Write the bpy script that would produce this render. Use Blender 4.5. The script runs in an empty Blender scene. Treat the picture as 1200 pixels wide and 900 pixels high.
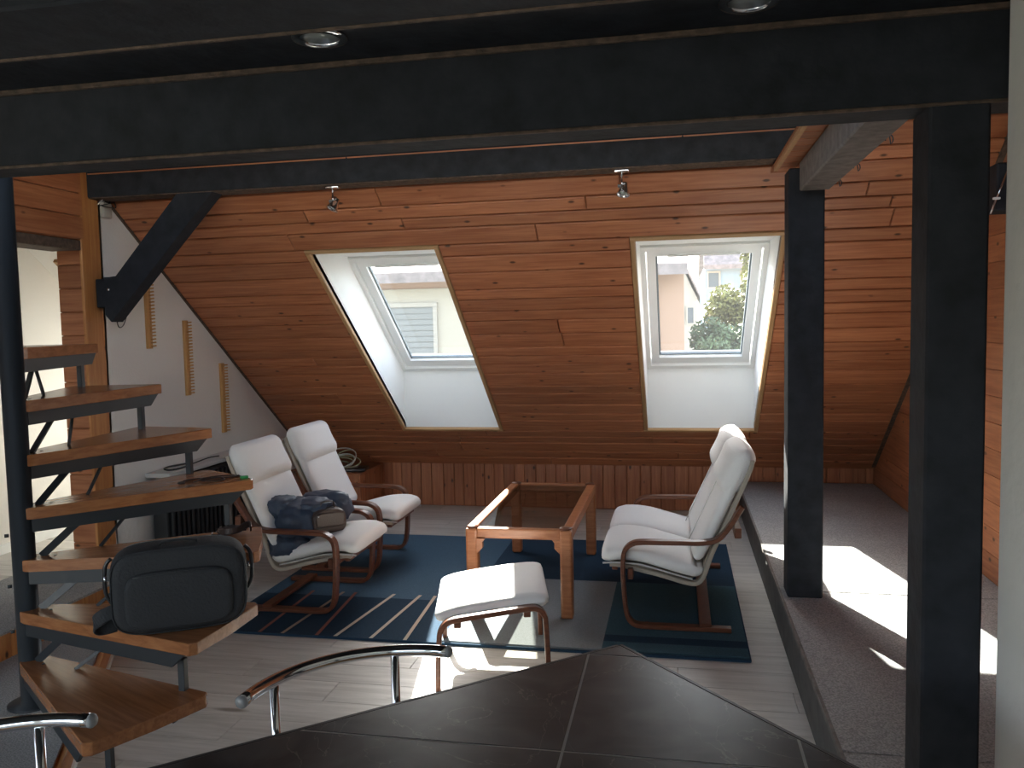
import bpy, bmesh, math, random
from mathutils import Vector, Matrix
R = math.radians
random.seed(7)
SC = bpy.context.scene
COL = SC.collection

# ------------------------------------------------------------------ camera
def make_camera():
    yaw, pitch, roll = R(11.376), R(-4.024), R(-1.196)
    f = Vector((-math.sin(yaw), math.cos(yaw), 0)); r = Vector((math.cos(yaw), math.sin(yaw), 0)); u = Vector((0, 0, 1))
    f2 = f*math.cos(pitch) + u*math.sin(pitch); u2 = -f*math.sin(pitch) + u*math.cos(pitch)
    r3 = r*math.cos(roll) + u2*math.sin(roll); u3 = -r*math.sin(roll) + u2*math.cos(roll)
    cd = bpy.data.cameras.new('camera'); cam = bpy.data.objects.new('camera', cd); COL.objects.link(cam)
    m = Matrix((r3, u3, -f2)).transposed().to_4x4(); m.translation = (0, 0, 1.55)
    cam.matrix_world = m
    cd.sensor_width = 36; cd.lens = 970/1200*36; cd.clip_start = 0.05; cd.clip_end = 300
    SC.camera = cam
make_camera()

# ------------------------------------------------------------------ light
SUN_DIR = Vector((0.308, -0.745, -0.592)).normalized()
world = bpy.data.worlds.new('world'); SC.world = world; world.use_nodes = True
wn = world.node_tree.nodes; wl = world.node_tree.links
sky = wn.new('ShaderNodeTexSky'); sky.sky_type = 'NISHITA'; sky.sun_disc = False
sky.sun_elevation = R(36.3); sky.sun_rotation = R(-22.5); sky.air_density = 1.0; sky.dust_density = 2.0; sky.ozone_density = 1.0
hs_ = wn.new('ShaderNodeHueSaturation'); hs_.inputs['Saturation'].default_value = .55; wl.new(sky.outputs[0], hs_.inputs['Color']); wl.new(hs_.outputs[0], wn['Background'].inputs[0]); wn['Background'].inputs[1].default_value = 0.42
sd = bpy.data.lights.new('sun_offscreen', 'SUN'); sd.energy = 20; sd.angle = R(0.6); sd.color = (1, 0.94, 0.84)
so = bpy.data.objects.new('sun_offscreen', sd); COL.objects.link(so); so.rotation_euler = SUN_DIR.to_track_quat('-Z', 'Y').to_euler(); so.location = (-4, 10, 9)
def portal(name, loc, xdir, ydir, sx, sy):
    d = bpy.data.lights.new(name, 'AREA'); d.shape = 'RECTANGLE'; d.size = sx; d.size_y = sy; d.cycles.is_portal = True
    o = bpy.data.objects.new(name, d); COL.objects.link(o)
    x = Vector(xdir).normalized(); y = Vector(ydir).normalized(); z = x.cross(y)
    m = Matrix((x, y, z)).transposed().to_4x4(); m.translation = loc; o.matrix_world = m
vs = SC.view_settings; vs.view_transform = 'Standard'; vs.look = 'None'; vs.exposure = 1.5; vs.gamma = 1.0; vs.use_curve_mapping = False
SC.cycles.max_bounces = 10; SC.cycles.diffuse_bounces = 6; SC.cycles.transparent_max_bounces = 12; SC.cycles.glossy_bounces = 4
SC.cycles.sample_clamp_indirect = 6; SC.cycles.caustics_reflective = False; SC.cycles.caustics_refractive = False

# ------------------------------------------------------------------ helpers
def tag(o, label=None, cat=None, group=None, kind=None):
    if label: o['label'] = label
    if cat: o['category'] = cat
    if group: o['group'] = group
    if kind: o['kind'] = kind
    return o
def thing(name, label, cat, loc=(0, 0, 0), rz=0, group=None):
    o = bpy.data.objects.new(name, None); COL.objects.link(o); o.empty_display_size = .1
    o.location = loc; o.rotation_euler = (0, 0, rz)
    return tag(o, label, cat, group)
def link(name, me, mat, parent=None, m=None, smooth=None):
    if mat is not None and not me.materials: me.materials.append(mat)
    if smooth is not None:
        for p in me.polygons: p.use_smooth = smooth
    o = bpy.data.objects.new(name, me); COL.objects.link(o)
    if parent is not None: o.parent = parent
    if m is not None: o.matrix_local = m
    return o
def bm_obj(name, bm, mat, parent=None, m=None, smooth=False):
    bmesh.ops.recalc_face_normals(bm, faces=bm.faces)
    me = bpy.data.meshes.new(name); bm.to_mesh(me); bm.free()
    return link(name, me, mat, parent, m, smooth)
def addbox(bm, x0, x1, y0, y1, z0, z1, bev=0, seg=1):
    c = Vector(((x0+x1)/2, (y0+y1)/2, (z0+z1)/2))
    r = bmesh.ops.create_cube(bm, size=1, matrix=Matrix.Translation(c) @ Matrix.Diagonal((abs(x1-x0), abs(y1-y0), abs(z1-z0), 1)))
    if bev:
        es = {e for v in r['verts'] for e in v.link_edges}
        bmesh.ops.bevel(bm, geom=list(es), offset=bev, segments=seg, affect='EDGES', profile=.5)
def box(name, x0, x1, y0, y1, z0, z1, mat, parent=None, bev=0, seg=1, m=None, smooth=False):
    bm = bmesh.new(); addbox(bm, x0, x1, y0, y1, z0, z1, bev, seg); return bm_obj(name, bm, mat, parent, m, smooth)
def prism(name, pts, d, mat, parent=None, m=None, bev=0):
    """pts: polygon in local XY, extruded from z=0 to z=d."""
    bm = bmesh.new(); n = len(pts)
    a = [bm.verts.new((p[0], p[1], 0)) for p in pts]; b = [bm.verts.new((p[0], p[1], d)) for p in pts]
    bm.faces.new(a[::-1]); bm.faces.new(b)
    for i in range(n): bm.faces.new((a[i], a[(i+1) % n], b[(i+1) % n], b[i]))
    if bev: bmesh.ops.bevel(bm, geom=bm.edges[:], offset=bev, segments=1, affect='EDGES')
    return bm_obj(name, bm, mat, parent, m)
def hexa(name, pts8, mat, parent=None):
    """8 corner points: first 4 one side, last 4 the opposite side in the same order."""
    bm = bmesh.new(); v = [bm.verts.new(p) for p in pts8]
    for f in ((0,1,2,3),(7,6,5,4),(0,4,5,1),(1,5,6,2),(2,6,7,3),(3,7,4,0)): bm.faces.new([v[i] for i in f])
    return bm_obj(name, bm, mat, parent)
def rings(bm, rs, close=True, cap=True):
    vv = [[bm.verts.new(p) for p in r] for r in rs]; n = len(rs[0])
    for i in range(len(vv)-1):
        for k in range(n): bm.faces.new((vv[i][k], vv[i][(k+1) % n], vv[i+1][(k+1) % n], vv[i+1][k]))
    if cap: bm.faces.new(vv[0][::-1]); bm.faces.new(vv[-1])
def smooth_path(pts, sub=5):
    pts = [Vector(p) for p in pts]; out = []
    for i in range(len(pts)-1):
        p0 = pts[max(i-1, 0)]; p1 = pts[i]; p2 = pts[i+1]; p3 = pts[min(i+2, len(pts)-1)]
        for k in range(sub):
            t = k/sub
            out.append(.5*((2*p1)+(p2-p0)*t+(2*p0-5*p1+4*p2-p3)*t*t+(3*p1-p0-3*p2+p3)*t**3))
    out.append(pts[-1]); return out
def sweep_rings(path, sec, B=None):
    path = [Vector(p) for p in path]; out = []; n = len(path); prev = None
    for i, p in enumerate(path):
        t = (path[min(i+1, n-1)]-path[max(i-1, 0)]).normalized()
        if B is not None: b = Vector(B); nn = b.cross(t).normalized(); b = t.cross(nn)
        else:
            if prev is None:
                a = Vector((0, 0, 1)) if abs(t.z) < .9 else Vector((1, 0, 0)); nn = a.cross(t).normalized()
            else: nn = (prev - t*prev.dot(t)).normalized()
            prev = nn; b = t.cross(nn)
        s = sec(i/(n-1)) if callable(sec) else sec
        out.append([p + nn*u + b*v for u, v in s])
    return out
def circ(r, n=10): return [(r*math.cos(2*math.pi*k/n), r*math.sin(2*math.pi*k/n)) for k in range(n)]
def rect(a, b): return [(-a/2, -b/2), (a/2, -b/2), (a/2, b/2), (-a/2, b/2)]
def rrect(a, b, c):
    a /= 2; b /= 2
    return [(-a+c, -b), (a-c, -b), (a, -b+c), (a, b-c), (a-c, b), (-a+c, b), (-a, b-c), (-a, -b+c)]
def tube(name, path, r, mat, parent=None, n=10, sub=0, m=None):
    if sub: path = smooth_path(path, sub)
    bm = bmesh.new(); rings(bm, sweep_rings(path, circ(r, n))); return bm_obj(name, bm, mat, parent, m, True)
def ribbon(name, path, th, w, mat, parent=None, B=(0, 1, 0), sub=5, c=.004):
    if sub: path = smooth_path(path, sub)
    bm = bmesh.new(); rings(bm, sweep_rings(path, rrect(th, w, c), B)); return bm_obj(name, bm, mat, parent)
def superell(a, b, n=28, e=3.2):
    o = []
    for k in range(n):
        t = 2*math.pi*k/n; c, s = math.cos(t), math.sin(t)
        o.append((a*math.copysign(abs(c)**(2/e), c), b*math.copysign(abs(s)**(2/e), s)))
    return o
def pad(name, path, w, th, mat, parent=None, B=(0, 1, 0), sub=6, m=None, endr=.05, e=3.2):
    """soft cushion: rounded section swept along a path, closing softly at both ends"""
    P = smooth_path(path, sub)
    L = [0]
    for i in range(1, len(P)): L.append(L[-1]+(P[i]-P[i-1]).length)
    tot = L[-1]; Q = []
    ts = [0, .004, .012, .025, .04] ; xs = sorted(set([min(t, tot) for t in ts]+[tot-t for t in ts]+[k*tot/14 for k in range(1, 14)]))
    def at(s):
        for i in range(1, len(P)):
            if s <= L[i]+1e-9:
                t = (s-L[i-1])/max(L[i]-L[i-1], 1e-9); return P[i-1].lerp(P[i], t)
        return P[-1]
    pts = [at(s) for s in xs]
    def fac(s):
        d = min(s, tot-s)
        if d >= endr: return 1
        k = 1-d/endr; return max(.12, math.sqrt(max(0, 1-k*k)))
    secs = [superell(th/2*fac(s), w/2*(.88+.12*fac(s)), e=e) for s in xs]
    R_ = sweep_rings(pts, circ(1, 28), B)
    out = []
    for i, p in enumerate(pts):
        r0 = R_[i]; nn = (r0[0]-p); b = (r0[7]-p)
        out.append([p+nn*u+b*v for u, v in secs[i]])
    bm = bmesh.new(); rings(bm, out); return bm_obj(name, bm, mat, parent, m, True)
def lathe(name, prof, mat, parent=None, n=20, m=None, smooth=True):
    bm = bmesh.new(); rings(bm, [[Vector((r*math.cos(2*math.pi*k/n), r*math.sin(2*math.pi*k/n), z)) for k in range(n)] for r, z in prof])
    return bm_obj(name, bm, mat, parent, m, smooth)
def frame_m(origin, xd, yd):
    x = Vector(xd).normalized(); y = Vector(yd).normalized(); z = x.cross(y)
    m = Matrix((x, y, z)).transposed().to_4x4(); m.translation = origin; return m
_pc = {}
def plank(L, W, T, origin, xd, yd, mat, parent, name='plank', ch=.0035):
    """bevelled board; its face looks along xd x yd and its back lies on origin's plane."""
    key = (round(L, 3), round(W, 3), T, mat.name)
    if key not in _pc:
        bm = bmesh.new()
        a, b = L/2, W/2
        r0 = [(-a, -b, 0), (a, -b, 0), (a, b, 0), (-a, b, 0)]
        r1 = [(-a, -b, T-ch), (a, -b, T-ch), (a, b, T-ch), (-a, b, T-ch)]
        r2 = [(-a+ch, -b+ch, T), (a-ch, -b+ch, T), (a-ch, b-ch, T), (-a+ch, b-ch, T)]
        rings(bm, [[Vector(p) for p in r] for r in (r0, r1, r2)])
        bmesh.ops.recalc_face_normals(bm, faces=bm.faces)
        me = bpy.data.meshes.new(name); bm.to_mesh(me); bm.free(); me.materials.append(mat); _pc[key] = me
    o = bpy.data.objects.new(name, _pc[key]); COL.objects.link(o); o.parent = parent
    o.matrix_local = frame_m(origin, xd, yd); return o
def copy_tree(o, parent=None):
    c = o.copy(); COL.objects.link(c); c.parent = parent
    for ch in [x for x in bpy.data.objects if x.parent is o]: copy_tree(ch, c)
    return c
def clip_poly(poly, nx, ny, d):
    out = []
    for i in range(len(poly)):
        p, q = poly[i], poly[(i+1) % len(poly)]
        a = nx*p[0]+ny*p[1]-d; b = nx*q[0]+ny*q[1]-d
        if a <= 0: out.append(p)
        if a*b < 0: t = a/(a-b); out.append((p[0]+(q[0]-p[0])*t, p[1]+(q[1]-p[1])*t))
    return out

# ------------------------------------------------------------------ materials
def nmat(name):
    m = bpy.data.materials.new(name); m.use_nodes = True
    return m, m.node_tree.nodes, m.node_tree.links, m.node_tree.nodes['Principled BSDF']
def plain(name, c, rough=.6, metal=0, spec=.5, bump=0, bscale=80, var=0):
    m, n, l, b = nmat(name); b.inputs['Base Color'].default_value = (*c, 1); b.inputs['Roughness'].default_value = rough
    b.inputs['Metallic'].default_value = metal; b.inputs['Specular IOR Level'].default_value = spec
    if bump or var:
        tc = n.new('ShaderNodeTexCoord'); t = n.new('ShaderNodeTexNoise'); t.inputs['Scale'].default_value = bscale; t.inputs['Detail'].default_value = 4
        l.new(tc.outputs['Object'], t.inputs['Vector'])
        if bump:
            bp = n.new('ShaderNodeBump'); bp.inputs['Strength'].default_value = bump; bp.inputs['Distance'].default_value = .01
            l.new(t.outputs[0], bp.inputs['Height']); l.new(bp.outputs[0], b.inputs['Normal'])
        if var:
            r = n.new('ShaderNodeValToRGB'); r.color_ramp.elements[0].position = .3; r.color_ramp.elements[1].position = .7
            r.color_ramp.elements[0].color = (*[x*(1-var) for x in c], 1); r.color_ramp.elements[1].color = (*[min(1, x*(1+var)) for x in c], 1)
            l.new(t.outputs[0], r.inputs[0]); l.new(r.outputs[0], b.inputs['Base Color'])
    return m
def wood(name, light, dark, rough=.4, grain=(1.3, 22, 22), knots=True, tone=.13, knotc=(.06, .02, .008), kscale=(6.5, 12, 12), spec=.4, kprob=.8):
    m, n, l, b = nmat(name); b.inputs['Roughness'].default_value = rough; b.inputs['Specular IOR Level'].default_value = spec
    tc = n.new('ShaderNodeTexCoord'); oi = n.new('ShaderNodeObjectInfo')
    mul = n.new('ShaderNodeMath'); mul.operation = 'MULTIPLY'; mul.inputs[1].default_value = 37.0; l.new(oi.outputs['Random'], mul.inputs[0])
    add = n.new('ShaderNodeVectorMath'); add.operation = 'ADD'; l.new(tc.outputs['Object'], add.inputs[0]); l.new(mul.outputs[0], add.inputs[1])
    mp = n.new('ShaderNodeMapping'); mp.inputs['Scale'].default_value = grain; l.new(add.outputs[0], mp.inputs[0])
    t = n.new('ShaderNodeTexNoise'); t.inputs['Scale'].default_value = 2.2; t.inputs['Detail'].default_value = 6; t.inputs['Roughness'].default_value = .62; t.inputs['Distortion'].default_value = .5
    l.new(mp.outputs[0], t.inputs['Vector'])
    r = n.new('ShaderNodeValToRGB'); r.color_ramp.elements[0].position = .36; r.color_ramp.elements[1].position = .66
    r.color_ramp.elements[0].color = (*dark, 1); r.color_ramp.elements[1].color = (*light, 1); l.new(t.outputs[0], r.inputs[0])
    col = r.outputs[0]
    if knots:
        mk = n.new('ShaderNodeMapping'); mk.inputs['Scale'].default_value = kscale; l.new(add.outputs[0], mk.inputs[0])
        v = n.new('ShaderNodeTexVoronoi'); v.inputs['Scale'].default_value = 1.0; l.new(mk.outputs[0], v.inputs['Vector'])
        kr = n.new('ShaderNodeValToRGB'); kr.color_ramp.elements[0].position = .07; kr.color_ramp.elements[1].position = .15
        kr.color_ramp.elements[0].color = (1, 1, 1, 1); kr.color_ramp.elements[1].color = (0, 0, 0, 1); l.new(v.outputs['Distance'], kr.inputs[0])
        sp = n.new('ShaderNodeSeparateColor'); l.new(v.outputs['Color'], sp.inputs[0])
        lt = n.new('ShaderNodeMath'); lt.operation = 'LESS_THAN'; lt.inputs[1].default_value = kprob; l.new(sp.outputs[0], lt.inputs[0])
        mm = n.new('ShaderNodeMath'); mm.operation = 'MULTIPLY'; l.new(kr.outputs[0], mm.inputs[0]); l.new(lt.outputs[0], mm.inputs[1])
        mx = n.new('ShaderNodeMix'); mx.data_type = 'RGBA'; mx.inputs['B'].default_value = (*knotc, 1)
        l.new(mm.outputs[0], mx.inputs[0]); l.new(col, mx.inputs['A']); col = mx.outputs['Result']
    hs = n.new('ShaderNodeHueSaturation'); mr = n.new('ShaderNodeMapRange'); mr.inputs['To Min'].default_value = 1-tone; mr.inputs['To Max'].default_value = 1+tone
    l.new(oi.outputs['Random'], mr.inputs[0]); l.new(mr.outputs[0], hs.inputs['Value']); l.new(col, hs.inputs['Color']); l.new(hs.outputs[0], b.inputs['Base Color'])
    bp = n.new('ShaderNodeBump'); bp.inputs['Strength'].default_value = .12; bp.inputs['Distance'].default_value = .004; l.new(t.outputs[0], bp.inputs['Height']); l.new(bp.outputs[0], b.inputs['Normal'])
    return m
def speckle(name, a, b_, scale=220, rough=.95):
    m, n, l, b = nmat(name); b.inputs['Roughness'].default_value = rough; b.inputs['Specular IOR Level'].default_value = .1
    tc = n.new('ShaderNodeTexCoord'); t = n.new('ShaderNodeTexNoise'); t.inputs['Scale'].default_value = scale; t.inputs['Detail'].default_value = 3
    l.new(tc.outputs['Object'], t.inputs['Vector'])
    t2 = n.new('ShaderNodeTexNoise'); t2.inputs['Scale'].default_value = 3; l.new(tc.outputs['Object'], t2.inputs['Vector'])
    r = n.new('ShaderNodeValToRGB'); r.color_ramp.elements[0].position = .35; r.color_ramp.elements[1].position = .65
    r.color_ramp.elements[0].color = (*a, 1); r.color_ramp.elements[1].color = (*b_, 1); l.new(t.outputs[0], r.inputs[0])
    mx = n.new('ShaderNodeMix'); mx.data_type = 'RGBA'; mx.blend_type = 'MULTIPLY'; mx.inputs[0].default_value = .25
    l.new(r.outputs[0], mx.inputs['A']); l.new(t2.outputs[0], mx.inputs['B']); l.new(mx.outputs['Result'], b.inputs['Base Color'])
    bp = n.new('ShaderNodeBump'); bp.inputs['Strength'].default_value = .5; bp.inputs['Distance'].default_value = .004; l.new(t.outputs[0], bp.inputs['Height']); l.new(bp.outputs[0], b.inputs['Normal'])
    return m
def glass(name, tint, gl=.08, rough=.0, haze=0):
    m, n, l, b = nmat(name); n.remove(b); out = n['Material Output']
    tr = n.new('ShaderNodeBsdfTransparent'); tr.inputs[0].default_value = (*tint, 1)
    g = n.new('ShaderNodeBsdfGlossy'); g.inputs['Roughness'].default_value = rough
    mx = n.new('ShaderNodeMixShader'); mx.inputs[0].default_value = gl; l.new(tr.outputs[0], mx.inputs[1]); l.new(g.outputs[0], mx.inputs[2])
    last = mx.outputs[0]
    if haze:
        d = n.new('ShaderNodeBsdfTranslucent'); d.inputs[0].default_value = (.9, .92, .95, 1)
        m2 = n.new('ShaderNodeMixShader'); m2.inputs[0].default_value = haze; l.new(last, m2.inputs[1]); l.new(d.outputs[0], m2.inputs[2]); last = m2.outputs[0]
    l.new(last, out.inputs[0]); return m
def slate(name):
    m, n, l, b = nmat(name); b.inputs['Roughness'].default_value = .33; b.inputs['Specular IOR Level'].default_value = .35
    tc = n.new('ShaderNodeTexCoord'); oi = n.new('ShaderNodeObjectInfo'); add = n.new('ShaderNodeVectorMath'); l.new(tc.outputs['Object'], add.inputs[0])
    t = n.new('ShaderNodeTexNoise'); t.inputs['Scale'].default_value = 5; t.inputs['Detail'].default_value = 7; t.inputs['Distortion'].default_value = 1.6; l.new(tc.outputs['Object'], t.inputs['Vector'])
    r = n.new('ShaderNodeValToRGB'); e = r.color_ramp.elements; e[0].position = .35; e[0].color = (.026, .025, .026, 1); e[1].position = .72; e[1].color = (.075, .072, .073, 1); l.new(t.outputs[0], r.inputs[0])
    t2 = n.new('ShaderNodeTexNoise'); t2.inputs['Scale'].default_value = 2.3; t2.inputs['Detail'].default_value = 5; t2.inputs['Distortion'].default_value = 2.4; l.new(tc.outputs['Object'], t2.inputs['Vector'])
    vr = n.new('ShaderNodeValToRGB'); ve = vr.color_ramp.elements; ve[0].position = .497; ve[0].color = (0, 0, 0, 1); ve[1].position = .5; ve[1].color = (1, 1, 1, 1)
    x = ve.new(.503); x.color = (0, 0, 0, 1); l.new(t2.outputs[0], vr.inputs[0])
    vm = n.new('ShaderNodeMath'); vm.operation = 'MULTIPLY'; vm.inputs[1].default_value = .35; l.new(vr.outputs[0], vm.inputs[0])
    mx = n.new('ShaderNodeMix'); mx.data_type = 'RGBA'; mx.inputs['B'].default_value = (.3, .27, .25, 1); l.new(vm.outputs[0], mx.inputs[0]); l.new(r.outputs[0], mx.inputs['A']); l.new(mx.outputs['Result'], b.inputs['Base Color'])
    return m

M = {}
M['pine'] = wood('pine_lining', (.45, .18, .082), (.30, .100, .043), .42)
M['pine_pale'] = wood('pine_trim', (.50, .31, .15), (.40, .22, .095), .5, knots=False, tone=.1)
M['pine_post'] = wood('pine_post', (.55, .25, .085), (.42, .16, .05), .45, grain=(1.2, 18, 18))
M['joint'] = plain('backing_board', (.34, .125, .055), .85)
M['tread'] = wood('tread_beech', (.36, .150, .060), (.25, .094, .036), .24, knots=False, tone=.12, spec=.5)
M['bent'] = wood('bentwood', (.17, .062, .032), (.105, .036, .019), .3, grain=(6, 40, 40), knots=False, tone=.08)
M['table_wood'] = wood('table_oak', (.46, .19, .085), (.33, .12, .05), .32, grain=(3, 30, 30), knots=False, tone=.08)
M['rail'] = plain('rail_beige', (.36, .31, .25), .6)
M['laminate'] = wood('grey_laminate', (.60, .575, .535), (.44, .42, .385), .38, grain=(1.2, 14, 14), tone=.09, knotc=(.2, .17, .14), kprob=.25, kscale=(1.6, 7, 7), spec=.45)
M['beam'] = plain('black_beam', (.016, .018, .023), .72, bump=.5, bscale=14, var=.35, spec=.25)
M['beam_worn'] = plain('worn_beam_edge', (.085, .055, .038), .75, bump=.6, bscale=40, var=.45)
M['beam_grey'] = plain('grey_weathered_beam', (.15, .135, .125), .8, bump=.7, bscale=22, var=.3)
M['steel'] = plain('black_steel', (.022, .026, .03), .45, spec=.5)
M['chrome'] = plain('chrome', (.72, .73, .75), .09, 1)
M['cap'] = plain('grey_end_cap', (.2, .2, .2), .4)
M['white'] = plain('white_paint', (.86, .87, .86), .5)
M['plaster'] = plain('white_plaster', (.74, .72, .68), .85, bump=.25, bscale=60)
M['plaster_old'] = plain('uneven_plaster', (.72, .70, .66), .9, bump=.6, bscale=14)
M['cloth'] = plain('white_canvas', (.80, .79, .77), .9, bump=.25, bscale=160, spec=.2)
M['seam'] = plain('seam_cord', (.5, .49, .47), .9)
M['carpet'] = speckle('grey_carpet', (.27, .273, .275), (.50, .50, .495), 170)
M['riser'] = plain('dark_riser', (.075, .075, .073), .7, var=.3, bscale=12)
M['glass'] = glass('window_glass', (.94, .96, .96), .03, 0, .0045)  # slight translucent haze put in for the washed-out glare on the panes
M['smoke'] = glass('smoked_glass', (.72, .71, .68), .28)
M['slate'] = slate('slate_tile')
M['grout'] = plain('grout', (.42, .40, .38), .8)
M['edge'] = plain('dark_table_edge', (.035, .032, .032), .45)
M['navy'] = plain('rug_navy', (.022, .046, .077), .95, var=.2, bscale=200, spec=.1)
M['blue'] = plain('rug_blue', (.064, .118, .175), .95, var=.2, bscale=200, spec=.1)
M['greyblue'] = plain('rug_grey_blue', (.24, .27, .29), .95, var=.15, bscale=200, spec=.1)
M['teal'] = plain('rug_teal', (.055, .112, .142), .95, var=.2, bscale=200, spec=.1)
M['cream'] = plain('rug_cream', (.55, .47, .38), .95); M['rust'] = plain('rug_rust', (.26, .10, .075), .95); M['tan'] = plain('rug_tan', (.32, .25, .19), .95)
M['black'] = plain('black_nylon', (.014, .015, .018), .75, bump=.3, bscale=120)
M['blackgloss'] = plain('black_gloss', (.012, .012, .014), .3)
M['piping'] = plain('grey_piping', (.12, .13, .12), .6)
M['navyjacket'] = plain('navy_jacket', (.03, .047, .08), .55, bump=.3, bscale=50)
M['quilt'] = plain('quilted_navy', (.03, .047, .08), .45)
M['leather'] = plain('brown_leather', (.075, .05, .04), .38, bump=.2, bscale=120)
M['leather2'] = plain('dark_leather', (.035, .02, .016), .4)
M['greytop'] = plain('grey_top', (.50, .49, .47), .3)
M['radiator'] = plain('black_radiator', (.012, .013, .015), .5)
M['cable'] = plain('cable_pale', (.40, .42, .27), .5); M['cable_dark'] = plain('cable_dark', (.03, .03, .03), .5); M['cable_white'] = plain('cable_white', (.65, .65, .6), .5)
M['green'] = plain('green_plug', (.03, .30, .08), .4)
M['paper'] = plain('white_label', (.8, .8, .8), .7)
M['brass'] = plain('brass', (.5, .36, .14), .3, 1)
M['peg'] = wood('peg_wood', (.58, .33, .13), (.48, .25, .09), .5, knots=False, tone=.05)
M['ply'] = wood('plywood_seat', (.52, .30, .13), (.42, .23, .09), .35, knots=False, tone=.05)
M['lens'] = plain('lamp_lens', (.25, .28, .27), .15)
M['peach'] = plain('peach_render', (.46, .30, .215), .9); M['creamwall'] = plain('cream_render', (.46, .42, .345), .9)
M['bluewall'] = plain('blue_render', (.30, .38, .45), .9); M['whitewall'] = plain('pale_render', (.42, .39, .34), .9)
M['roof'] = plain('roof_tile', (.27, .23, .22), .9, var=.3, bscale=6); M['gutter'] = plain('zinc_gutter', (.22, .26, .28), .5)
M['blind'] = plain('grey_blind', (.23, .24, .235), .7); M['pane_dark'] = plain('far_pane', (.10, .12, .14), .2)
M['leaf'] = plain('leaf_green', (.10, .15, .07), .6, var=.6, bscale=3); M['leaf2'] = plain('leaf_yellow', (.26, .26, .10), .6, var=.5, bscale=3)
M['bark'] = plain('bark', (.08, .06, .045), .9); M['lawn'] = plain('lawn', (.17, .175, .15), .95, var=.4, bscale=.8)

# ------------------------------------------------------------------ room constants
K, KZ = 6.876, 0.38
TH = R(37.137)
CS, SN = math.cos(TH), math.sin(TH)
XL, XR = -3.225, 1.505
XC = -4.05                     # far wall of the side passage
PZ = 0.25                      # right carpet platform
def SP(x, s, n=0): return Vector((x, K - s*CS + n*SN, KZ + s*SN + n*CS))
SMAX = (2.62-KZ)/SN
YTOP = K - SMAX*CS
WIN = [(-2.172, -1.392), (-0.230, 0.553)]
S0, S1 = .61, 2.717            # opening on the room side
ZB, ZT = .745, 2.02
NO = .375                      # depth of the reveals
SB, ST = .915, 2.247           # opening on the roof side

def struct(o, label=None, cat=None): return tag(o, label, cat, kind='structure')

# ------------------------------------------------------------------ floor
fl = struct(box('floor', XC, XR, -2.5, K+.05, -.06, -.012, M['joint']), 'grey oak laminate floor under the blue rug', 'floor')
y = 6.875; row = 0
while y > 0.9:
    W = .187; x = -3.2 + (row*.47) % 1.2 - 1.2
    while x < .5:
        a, b = max(x, -3.2), min(x+1.2, .5)
        if b-a > .006: plank(b-a-.002, W-.002, .012, ((a+b)/2, y-W/2, -.012), (1, 0, 0), (0, 1, 0), M['laminate'], fl, 'floor_plank', .0012)
        x += 1.2
    y -= W; row += 1
box('floor_sheet', -3.2, .5, -2.5, y, -.012, 0, M['laminate'], fl)

# right platform
pl = struct(box('floor_platform', .50, XR, 2.15, K+.02, -.01, PZ-.012, M['riser']), 'raised platform under the black post, topped with grey speckled carpet', 'platform')
for a, b in ((4.095, K), (2.56, 4.085), (2.15, 2.552)):
    box('carpet_panel', .47 if a > 4 else .478, XR, a, b, PZ-.012, PZ, M['carpet'], pl, .003)
box('riser_board', .485, .50, 2.15, K, 0, PZ-.012, M['riser'], pl)
box('edge_strip', .468, .479, 2.15, K, PZ-.02, PZ+.001, M['beam_grey'], pl)
# left lower platform (diagonal edge) and upper step into the passage
d0 = Vector((-2.2, 2.582)); d1 = Vector((-2.749, 3.519)); dd = (d0-d1).normalized()
pA = d1 - dd*.32; pB = d0 + dd*1.6
lp = struct(prism('floor_step', [(pA.x, pA.y), (-2.97, pA.y), (-3.3, pA.y), (-3.3, pB.y), (pB.x, pB.y)], .088, M['pine_post'], None, Matrix.Translation((0, 0, 0))), 'low carpeted step around the foot of the spiral stair', 'step')
off = Vector((-dd.y, dd.x))*.0
prism('carpet', [(pA.x-.022, pA.y-.004), (-3.3, pA.y-.004), (-3.3, pB.y), (pB.x-.022, pB.y)], .012, M['carpet'], lp, Matrix.Translation((0, 0, .088)))
n_ = Vector((-dd.y, dd.x)); n_ = n_ if n_.x > 0 else -n_
L = (pB-pA).length; mid = (pA+pB)/2
plank(L, .10, .014, (mid.x-n_.x*.004, mid.y-n_.y*.004, .052), (-dd.x, -dd.y, 0), (0, 0, 1), M['pine_post'], lp, 'fascia_board')
plank(L, .022, .012, (mid.x+n_.x*.010, mid.y+n_.y*.010, .011), (-dd.x, -dd.y, 0), (0, 0, 1), M['white'], lp, 'base_strip')
up = struct(prism('floor_landing', [(XC, -2.5), (-2.985, -2.5), (-2.985, 3.862), (XL-.1, 3.862), (XL-.1, 5.6), (XC, 5.6)], .213, M['riser']), 'carpeted upper landing with an orange pine riser, leading into the side passage', 'landing')
box('carpet', -3.62, -2.972, -2.5, 3.86, .213, .225, M['carpet'], up)
y = 3.86; row = 0
while y < 5.55:
    plank(.64-.012, .183, .012, (-3.735+.0, y+.0925, .213), (1, 0, 0), (0, 1, 0), M['laminate'], up, 'floor_plank', .0012); y += .185
y = 3.86
while y > 2.2:
    plank(.418, .183, .012, (-3.835, y-.0925, .213), (1, 0, 0), (0, 1, 0), M['laminate'], up, 'floor_plank', .0012); y -= .185
y = 3.86
while y > 1.8:
    plank(.12, .118, .014, (-2.986, y-.06, .157), (0, 0, 1), (0, -1, 0), M['pine_post'], up, 'riser_board'); y -= .12
# the landing's pine end face
plank(.24, .12, .014, (-3.10, 3.862, .157-.0), (-1, 0, 0), (0, 0, 1), M['pine_post'], up, 'riser_board')

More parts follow.
